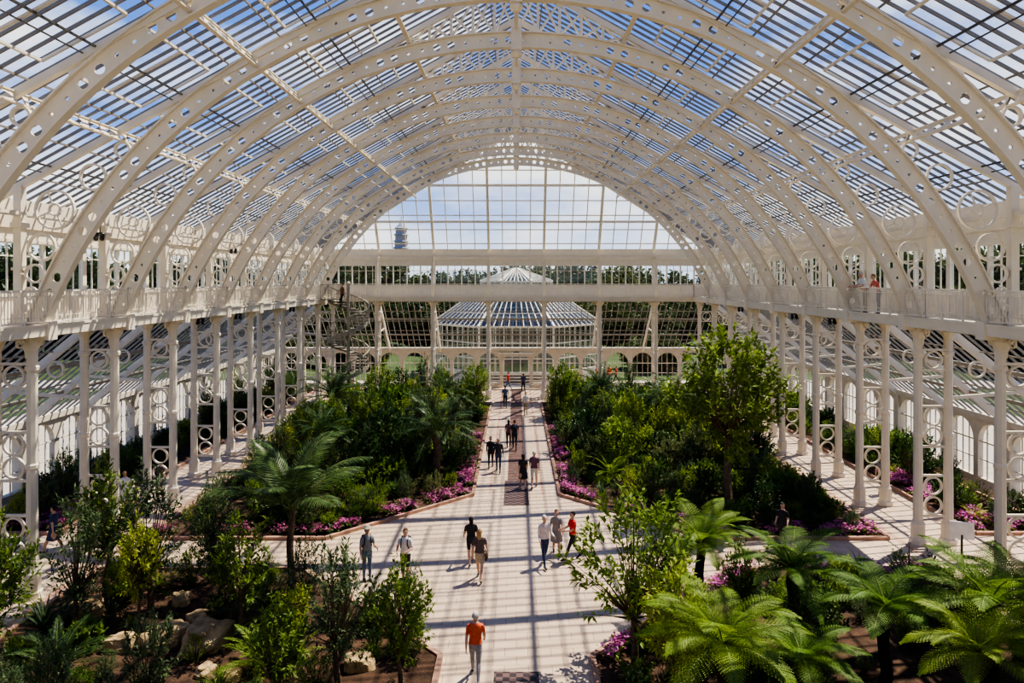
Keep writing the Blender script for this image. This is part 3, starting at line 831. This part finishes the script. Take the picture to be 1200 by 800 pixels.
rs=random.Random(5);tp=empty('park_treeline')
for i in range(46):
    x=-170+340*i/45;y=rs.uniform(125,165);s=rs.uniform(.95,1.35)
    if abs(x+24)<7: s*=.75
    inst(rs.choice((TREE,TREE2)),'park_tree_%d'%i,(x,y,-.25),rs.uniform(0,6),(s*1.3,s*1.3,s),tp)
for i in range(28):
    x=-75+150*i/27;y=rs.uniform(88,104);s=rs.uniform(.45,.75)
    inst(rs.choice((TREE,TREE2)),'park_tree_b%d'%i,(x,y,-.25),rs.uniform(0,6),(s*1.3,s*1.3,s),tp)
for i in range(22):
    x=(-1,1)[i%2]*rs.uniform(13,40);y=rs.uniform(73,82);s=rs.uniform(.2,.35)
    inst(rs.choice((TREE,TREE2)),'park_tree_c%d'%i,(x,y,-.25),rs.uniform(0,6),(s*1.3,s*1.3,s),tp)
for sg in (-1,1):
    for i in range(34):
        s=rs.uniform(.95,1.3)
        inst(rs.choice((TREE,TREE2)),'park_tree_s%d_%d'%(sg,i),(sg*rs.uniform(54,70),6+i*4.2,-.25),rs.uniform(0,6),s,tp)

# ------------------------------------------------------------ people
def cmat(c,name='cloth'): return mat(name,c,.8,var=.12,scale=15)
M_eye=mat('eye',(.02,.015,.01),.2);M_lip=mat('lips',(.45,.16,.13),.5)
skins=[cmat((.58,.36,.26),'skin_fair'),cmat((.36,.2,.13),'skin_tan')]
hairs=dict(dark=cmat((.03,.02,.015),'hair_dark'),brown=cmat((.12,.065,.03),'hair_brown'),grey=cmat((.5,.48,.45),'hair_grey'),blond=cmat((.42,.28,.12),'hair_blond'))
cl={}
def C(c):
    if c not in cl: cl[c]=cmat(c,'cloth_%02d'%len(cl))
    return cl[c]
TR=[(.80,.10,.09),(.86,.155,.115),(.93,.178,.125),(1.02,.16,.11),(1.12,.15,.108),(1.24,.17,.12),(1.34,.185,.115),(1.41,.17,.095),(1.455,.10,.075),(1.48,.06,.058)]
def person(name,x,y,rot=0,h=1.72,z=0,legs=((.0,.0),(.0,.0)),arms=((.1,.12,.25),(.1,.12,.25)),top=(.1,.1,.1),bot=(.05,.05,.08),sleeve=.75,short=None,hair='brown',longhair=False,lean=0,skin=0,pack=None,skirt=False,hat=None,bag=None,inw=0,shoe=(.05,.04,.04)):
    b=MB();seg=[]
    zs=[t[0] for t in TR]
    b.tube([(0,0,t[0]) for t in TR],[(t[1],t[2]) for t in TR],16,frame=((1,0,0),(0,1,0)))
    b.tube([(0,-.005,1.44),(0,.0,1.49),(0,.012,1.56)],[.062,.052,.052],12)
    seg.append(('neck',(0,0,1.46),(0,.01,1.52),.05,.05))
    b.ell((0,.01,1.615),(.076,.092,.108),16,12); b.ell((0,.035,1.555),(.052,.06,.055),12,8)
    b.tube([(0,.095,1.635),(0,.118,1.598),(0,.1,1.588)],[.01,.016,.012],6)
    for s in (-1,1): b.ell((s*.079,.0,1.605),(.012,.02,.032),8,6)
    b.ell((0,-.012,1.637),(.085,.098,.1),16,10)
    if longhair: b.tube([(0,-.05,1.66),(0,-.075,1.55),(0,-.085,1.42)],[(.07,.05),(.08,.04),(.06,.025)],12,frame=((1,0,0),(0,1,0)))
    seg.append(('head',(0,.01,1.6),(0,.01,1.63),.08,.08))
    hands=[]
    for si,s in enumerate((-1,1)):
        a,kb=legs[si];hp=Vector((s*.088,0,.90));kn=hp+Vector((0,math.sin(a),-math.cos(a)))*.42
        c=a-kb;an=kn+Vector((0,math.sin(c),-math.cos(c)))*.41
        pitch=max(-.9,min(.2,c*.8)) if kb>.15 else 0
        b.tube([hp+Vector((0,0,.04)),hp.lerp(kn,.35),hp.lerp(kn,.85),kn],[.088,.08,.06,.056],12)
        b.tube([kn,kn.lerp(an,.3),kn.lerp(an,.8),an],[.054,.056,.04,.036],12)
        f=Vector((0,math.cos(pitch),math.sin(pitch)))
        b.tube([an-f*.06+Vector((0,0,-.035)),an+f*.02+Vector((0,0,-.03)),an+f*.12+Vector((0,0,-.045)),an+f*.18+Vector((0,0,-.05))],[.036,.042,.038,.026],10)
        seg+= [('thigh',hp,kn,.085,.056),('calf',kn,an,.055,.036),('foot',an+Vector((0,-.05,-.05)),an+f*.18+Vector((0,0,-.05)),.034,.034)]
        sa,ab,el=arms[si];sh=Vector((s*.178,0,1.395))
        d=Vector((s*math.sin(ab),math.sin(sa)*math.cos(ab),-math.cos(sa)*math.cos(ab)));eb=sh+d*.285
        e2=sa+el;d2=Vector((s*math.sin(ab)*.3-s*inw,math.sin(e2),-math.cos(e2))).normalized();wr=eb+d2*.25
        b.tube([sh+Vector((-s*.03,0,.0)),sh.lerp(eb,.3),sh.lerp(eb,.8),eb],[.056,.05,.042,.039],10)
        b.tube([eb,eb.lerp(wr,.3),wr],[.038,.04,.026],10)
        w=d2.cross(Vector((s,0,0)));w=w.normalized();w=w if w.dot(Vector((0,1,.3)))>0 else -w
        inn=w.cross(d2);inn=inn if inn.x*s<0 else -inn
        R=Matrix((inn,w,d2)).transposed()
        b.ell(wr+d2*.05,(.016,.04,.058),10,8,R=R)
        b.tube([wr-d2*.02,wr+d2*.03],[.025,.022],8)
        seg+= [('uarm',sh,eb,.053,.04),('farm',eb,wr,.04,.026),('hand',wr+d2*.02,wr+d2*.08,.03,.03)]
        hands.append((wr,d2,w,inn,s))
    if skirt:
        b.tube([(0,0,1.0),(0,0,.8),(0,0,.55)],[(.16,.12),(.2,.16),(.24,.21)],20,frame=((1,0,0),(0,1,0)))
    me=b.mesh('tmp',[]);o=bpy.data.objects.new('tmp',me);coll.objects.link(o)
    md=o.modifiers.new('r','REMESH');md.mode='VOXEL';md.voxel_size=.0135;md.use_smooth_shade=True
    sm=o.modifiers.new('s','SMOOTH');sm.factor=.5;sm.iterations=2
    dg=bpy.context.evaluated_depsgraph_get();ev=o.evaluated_get(dg);m2=bpy.data.meshes.new_from_object(ev)
    bpy.data.objects.remove(o)
    n=len(m2.vertices);co=np.zeros(n*3);m2.vertices.foreach_get('co',co);co=co.reshape(-1,3)
    lab=np.zeros(n,int);tt=np.zeros(n);names=['torso']
    Az=np.interp(co[:,2],zs,[t[1] for t in TR]);Bz=np.interp(co[:,2],zs,[t[2] for t in TR])
    q=np.sqrt((co[:,0]/Az)**2+(co[:,1]/Bz)**2);dt=(q-1)*Bz
    dt=np.where((co[:,2]<.82)|(co[:,2]>1.475),1,dt);best=dt
    for sname,p,qq,r1,r2 in seg:
        if sname not in names:names.append(sname)
        p=np.array(p);qq=np.array(qq);v=qq-p;t=np.clip(((co-p)@v)/(v@v),0,1)
        d=np.linalg.norm(co-p-t[:,None]*v,axis=1)-(r1+(r2-r1)*t)
        k=d<best;best=np.where(k,d,best);lab=np.where(k,names.index(sname),lab);tt=np.where(k,t,tt)
    L=np.array(names)[lab]
    mi=np.zeros(n,int)
    mi[(L=='torso')]=2;mi[(L=='torso')&(co[:,2]<.96)]=3
    mi[(L=='torso')&(co[:,2]>1.46)]=0
    mi[(L=='uarm')&(tt<=sleeve)]=2
    if sleeve>1: mi[(L=='uarm')|((L=='farm')&(tt<.95))]=2
    mi[L=='thigh']=3;mi[L=='calf']=3
    if short is not None:
        mi[(L=='thigh')&(tt>short)]=0;mi[L=='calf']=0
    if skirt:
        z_=co[:,2]
        arm=np.isin(L,('uarm','farm','hand'));mi[(z_>.54)&(z_<1.0)&~arm]=3;mi[(z_<.54)&np.isin(L,('thigh','calf'))]=0
    mi[L=='foot']=4
    head=(co[:,2]>1.5)&np.isin(L,('head','neck'))
    face=(co[:,1]>.035)&(co[:,2]<1.675)
    mi[head]=0
    mi[head&~face&(co[:,2]>1.56)&(np.abs(co[:,0])<.0885)&((co[:,1]<-.02)|(co[:,2]>1.645))]=1
    mi[head&(co[:,2]>1.675)]=1
    if longhair: mi[(co[:,1]<-.06)&(co[:,2]>1.4)&(np.abs(co[:,0])<.1)&((co[:,2]>1.46)|(co[:,1]<-.09))]=1
    def leanf(P,wt):
        P=P.copy();zz=P[:,2]-.9;c,s=math.cos(lean),math.sin(lean)
        yy=P[:,1]*c+zz*s;z2=zz*c-P[:,1]*s
        P[:,1]=P[:,1]*(1-wt)+yy*wt;P[:,2]=P[:,2]*(1-wt)+(z2+.9)*wt;return P
    if lean:
        wt=np.clip((co[:,2]-.85)/.2,0,1);wt=np.where(np.isin(L,('uarm','farm','hand','head','neck')),1,wt);wt=np.where(np.isin(L,('thigh','calf','foot')),0,wt)
        co=leanf(co,wt)
    polys=[];pm=[]
    for p in m2.polygons:
        vs=list(p.vertices);polys.append(vs);pm.append(int(np.bincount(mi[vs]).argmax()))
    ex=MB()
    for wr,d2,w,inn,s in hands:
        for i,(ln) in enumerate((.066,.078,.074,.058)):
            bs=wr+d2*.095+w*((1.5-i)*.019);c=.25+.08*i
            p1=bs+(d2*math.cos(c)+inn*math.sin(c))*ln*.45;p2=p1+(d2*math.cos(c*2.2)+inn*math.sin(c*2.2))*ln*.32;p3=p2+(d2*math.cos(c*3)+inn*math.sin(c*3))*ln*.25
            ex.tube([bs-d2*.02,bs,p1,p2,p3],[.0085,.0088,.0082,.0075,.006],6,0)
        bs=wr+d2*.03+w*.03;p1=bs+(d2*.6+w*.6+inn*.2)*.035;p2=p1+(d2*.85+w*.2+inn*.35)*.03
        ex.tube([bs,p1,p2],[.012,.0105,.008],6,0)
    for s in (-1,1): ex.ell((s*.03,.098,1.62),(.012,.006,.007),8,6,5)
    ex.ell((0,.0965,1.562),(.022,.006,.006),8,6,6)
    if pack is not None:
        ex.tube([(0,-.16,1.0),(0,-.19,1.08),(0,-.2,1.25),(0,-.18,1.4),(0,-.15,1.44)],[(.11,.05),(.145,.085),(.15,.09),(.13,.07),(.08,.03)],14,7,frame=((1,0,0),(0,1,0)))
        for s in (-1,1): ex.tube([(s*.1,-.1,1.43),(s*.11,0,1.47),(s*.1,.09,1.38),(s*.11,.115,1.22),(s*.15,.03,1.1)],[.018]*5,6,7)
    if bag is not None:
        ex.box(.19,.27,-.12,.14,.72,.95,7);ex.tube([(.22,0,.95),(.1,.1,1.2),(-.13,.05,1.46),(-.1,-.1,1.3),(.22,-.02,.95)],[.012]*5,5,7)
    if hat is not None:
        ex.lathe([(.15,0),(.15,.012),(.095,.02),(.088,.08),(.06,.1)],16,(0,.0,1.685),8)
    ec=np.array(ex.v)
    if lean: ec=leanf(ec,np.ones(len(ec)))
    o_=len(co);allv=np.concatenate([co,ec]);polys+=[[i+o_ for i in f] for f in ex.f];pm+=ex.m
    allv[:,2]-=allv[:n,2].min();allv*=h/1.735
    me=bpy.data.meshes.new(name);me.from_pydata(allv.tolist(),[],polys)
    ac=C(pack or bag or (.05,.05,.05))
    for m in (skins[skin],hairs[hair],C(top),C(bot),C(shoe),M_eye,M_lip,ac,C(hat or (.7,.65,.5))): me.materials.append(m)
    me.polygons.foreach_set('material_index',pm);me.polygons.foreach_set('use_smooth',[True]*len(pm));me.update()
    bpy.data.meshes.remove(m2)
    return inst(me,name,(x,y,z),rot)
ST1=((.42,.05),(-.25,.35));SW1=((-.35,.12,.25),(.4,.12,.35))
ST2=((-.22,.4),(.38,.05));SW2=((.4,.12,.4),(-.3,.12,.2))
STAND=((.05,.03),(-.04,.02))
WHITE=(.75,.74,.72);BLK=(.03,.03,.035);NAVY=(.04,.06,.13);KH=(.42,.36,.26);RED=(.62,.04,.03);ORG=(.68,.13,.06);DEN=(.1,.15,.26)
def px(xp,yf): Y=7760/(yf-328); return (xp-605)*Y/800,Y
P=[('woman_in_orange_top',557,797,0,dict(legs=ST1,arms=SW1,top=ORG,bot=(.3,.3,.32),hair='grey',h=1.68)),
('man_in_white_shirt',475,683,pi-.2,dict(legs=STAND,arms=((.2,.2,1.3),(.25,.2,1.2)),inw=.35,top=WHITE,bot=BLK,short=.9,hair='brown',h=1.76,pack=(.05,.05,.07))),
('man_with_backpack',430,680,pi+.5,dict(legs=STAND,arms=((.3,.15,1.2),(.1,.15,.3)),top=(.25,.27,.3),bot=DEN,pack=BLK,hair='grey',hat=(.55,.5,.4),h=1.74)),
('woman_in_dark_top',552,661,.2,dict(legs=ST2,arms=SW2,top=BLK,bot=BLK,short=.8,hair='dark',longhair=True,h=1.65)),
('woman_with_shoulder_bag',562,680,-.1,dict(legs=ST1,arms=SW1,top=(.12,.09,.09),bot=KH,short=.75,hair='blond',longhair=True,bag=(.1,.05,.03),h=1.68)),
('man_in_pale_shirt',638,663,pi+.3,dict(legs=ST2,arms=((.3,.15,1.1),(.2,.15,.5)),top=(.7,.62,.6),bot=NAVY,sleeve=1.2,hair='grey',h=1.74)),
('man_in_red_shirt',671,656,pi/2+.3,dict(legs=ST1,arms=((.4,.15,1.2),(.3,.15,1.0)),top=RED,bot=BLK,hair='dark',h=1.70)),
('woman_in_grey_dress',652,650,pi,dict(legs=ST1,arms=SW2,top=(.3,.28,.27),bot=(.3,.28,.27),skirt=True,hair='brown',longhair=True,h=1.62)),
('woman_in_black_dress',613,573,.1,dict(legs=ST1,arms=SW1,top=BLK,bot=BLK,skirt=True,hair='dark',longhair=True,h=1.66)),
('man_in_plum_shirt',626,572,-.1,dict(legs=ST2,arms=SW2,top=(.16,.08,.12),bot=(.6,.57,.5),short=.9,hair='grey',h=1.76)),
('woman_in_black_coat',575,548,pi,dict(legs=ST2,arms=SW2,top=BLK,bot=BLK,sleeve=1.2,hair='dark',h=1.64)),
('man_in_dark_jacket',584,553,pi,dict(legs=ST1,arms=SW1,top=(.05,.05,.06),bot=NAVY,sleeve=1.2,hair='grey',h=1.75)),
('man_walking_away',603,527,0,dict(legs=ST1,arms=SW1,top=NAVY,bot=BLK,hair='brown',h=1.74,pack=BLK)),
('woman_walking_away',596,524,0,dict(legs=ST2,arms=SW2,top=(.2,.12,.12),bot=BLK,hair='dark',longhair=True,h=1.62)),
('woman_in_white_top',616,486,pi,dict(legs=ST2,arms=SW2,top=WHITE,bot=KH,hair='brown',h=1.66)),
('man_in_blue_shirt',592,478,0,dict(legs=ST1,arms=SW1,top=DEN,bot=BLK,hair='brown',h=1.75)),
('woman_in_black_top',917,641,pi-.5,dict(legs=STAND,arms=((.2,.1,.9),(.2,.1,.9)),top=BLK,bot=BLK,hair='dark',longhair=True,h=1.62)),
]
for nm,xp,yf,rot,kw in P:
    X,Y=px(xp,yf);person(nm,X,Y,rot,**kw)
person('woman_in_white_blouse',-16.4,28.6,.2,legs=ST1,arms=SW1,top=WHITE,bot=WHITE,skirt=True,hair='blond')
person('man_in_white_polo',-15.4,27.4,pi,legs=ST2,arms=SW2,top=WHITE,bot=KH,hair='grey')
person('woman_in_navy_dress',-16.4,24.2,pi/2,legs=ST1,arms=SW1,top=NAVY,bot=NAVY,skirt=True,hair='dark')
person('man_in_grey_shirt',16.6,31.0,pi,legs=ST2,arms=SW2,top=(.2,.2,.22),bot=BLK,hair='brown')
AL=((.7,.12,1.0),(.7,.12,1.0))
person('man_leaning_on_railing',14.78,28.9,pi/2+.1,z=DECK,legs=STAND,arms=AL,lean=.3,top=WHITE,bot=KH,hair='grey',h=1.76)
person('woman_leaning_on_railing',14.8,27.9,pi/2-.1,z=DECK,legs=STAND,arms=AL,lean=.3,top=(.55,.15,.12),bot=NAVY,hair='brown',h=1.66)
person('man_on_spiral_stairs',-12.5,49.0,2.2,z=hh*41/44-.0,legs=((.5,.6),(0,0)),arms=SW1,top=(.16,.09,.05),bot=BLK,hair='dark')
for i,(x,y,c) in enumerate(((8.6,63.6,RED),(9.4,64.2,RED),(8.9,65.1,ORG),(7.6,64.5,RED),(-9,64,WHITE),(.6,58.5,NAVY),(-.7,59.6,RED),(-6.5,63.6,(.2,.3,.5)))):
    person('visitor',x,y,i*1.3,z=-.1 if y>YO else 0,legs=ST1,arms=SW1,top=c,bot=BLK if i%2 else DEN,hair='brown')

# ------------------------------------------------------------ light, world, camera
w=bpy.data.worlds.new('sky');bpy.context.scene.world=w;w.use_nodes=True;nt=w.node_tree;nt.nodes.clear();N=nt.nodes;L=nt.links
out=N.new('ShaderNodeOutputWorld');bg=N.new('ShaderNodeBackground')
tc=N.new('ShaderNodeTexCoord');sx=N.new('ShaderNodeSeparateXYZ');L.new(tc.outputs['Generated'],sx.inputs[0])
r=N.new('ShaderNodeValToRGB');e=r.color_ramp.elements;e[0].position=0;e[0].color=(.52,.67,.95,1);e[1].position=.75;e[1].color=(.045,.13,.44,1)
m_=e.new(.22);m_.color=(.15,.31,.76,1)
L.new(sx.outputs['Z'],r.inputs['Fac'])
mp=N.new('ShaderNodeMapping');mp.inputs['Scale'].default_value=(1,1,2.6);L.new(tc.outputs['Generated'],mp.inputs[0])
nz=N.new('ShaderNodeTexNoise');nz.inputs['Scale'].default_value=3.2;nz.inputs['Detail'].default_value=7;nz.inputs['Roughness'].default_value=.55;L.new(mp.outputs[0],nz.inputs['Vector'])
ma=N.new('ShaderNodeMath');ma.operation='MULTIPLY_ADD';ma.inputs[1].default_value=-.36;L.new(sx.outputs['Z'],ma.inputs[0]);L.new(nz.outputs['Fac'],ma.inputs[2])
cr=N.new('ShaderNodeValToRGB');cr.color_ramp.elements[0].position=.35;cr.color_ramp.elements[1].position=.56;L.new(ma.outputs[0],cr.inputs['Fac'])
mx=N.new('ShaderNodeMixRGB');mx.inputs[2].default_value=(1.02,1.0,.97,1);L.new(cr.outputs['Color'],mx.inputs[0]);L.new(r.outputs['Color'],mx.inputs[1])
L.new(mx.outputs[0],bg.inputs['Color']);bg.inputs['Strength'].default_value=1.3;L.new(bg.outputs[0],out.inputs[0])
sd=bpy.data.lights.new('sun','SUN');sd.energy=8.0;sd.angle=.009;sd.color=(1,.87,.69);so=bpy.data.objects.new('sun',sd);coll.objects.link(so)
d=Vector((.40,.30,.87));so.rotation_euler=d.to_track_quat('Z','Y').to_euler();so.location=(20,30,60)
cd=bpy.data.cameras.new('camera');cam=bpy.data.objects.new('camera',cd);coll.objects.link(cam)
cam.location=(0,0,E);cam.rotation_euler=(pi/2,0,0);cd.sensor_width=36;cd.lens=24;cd.shift_x=-.0042;cd.shift_y=-.06;cd.clip_end=2000;cd.clip_start=.05
bpy.context.scene.camera=cam
vs=bpy.context.scene.view_settings
vs.view_transform='AgX'
try: vs.look='AgX - High Contrast'
except Exception as ex: print(ex)
vs.exposure=.05
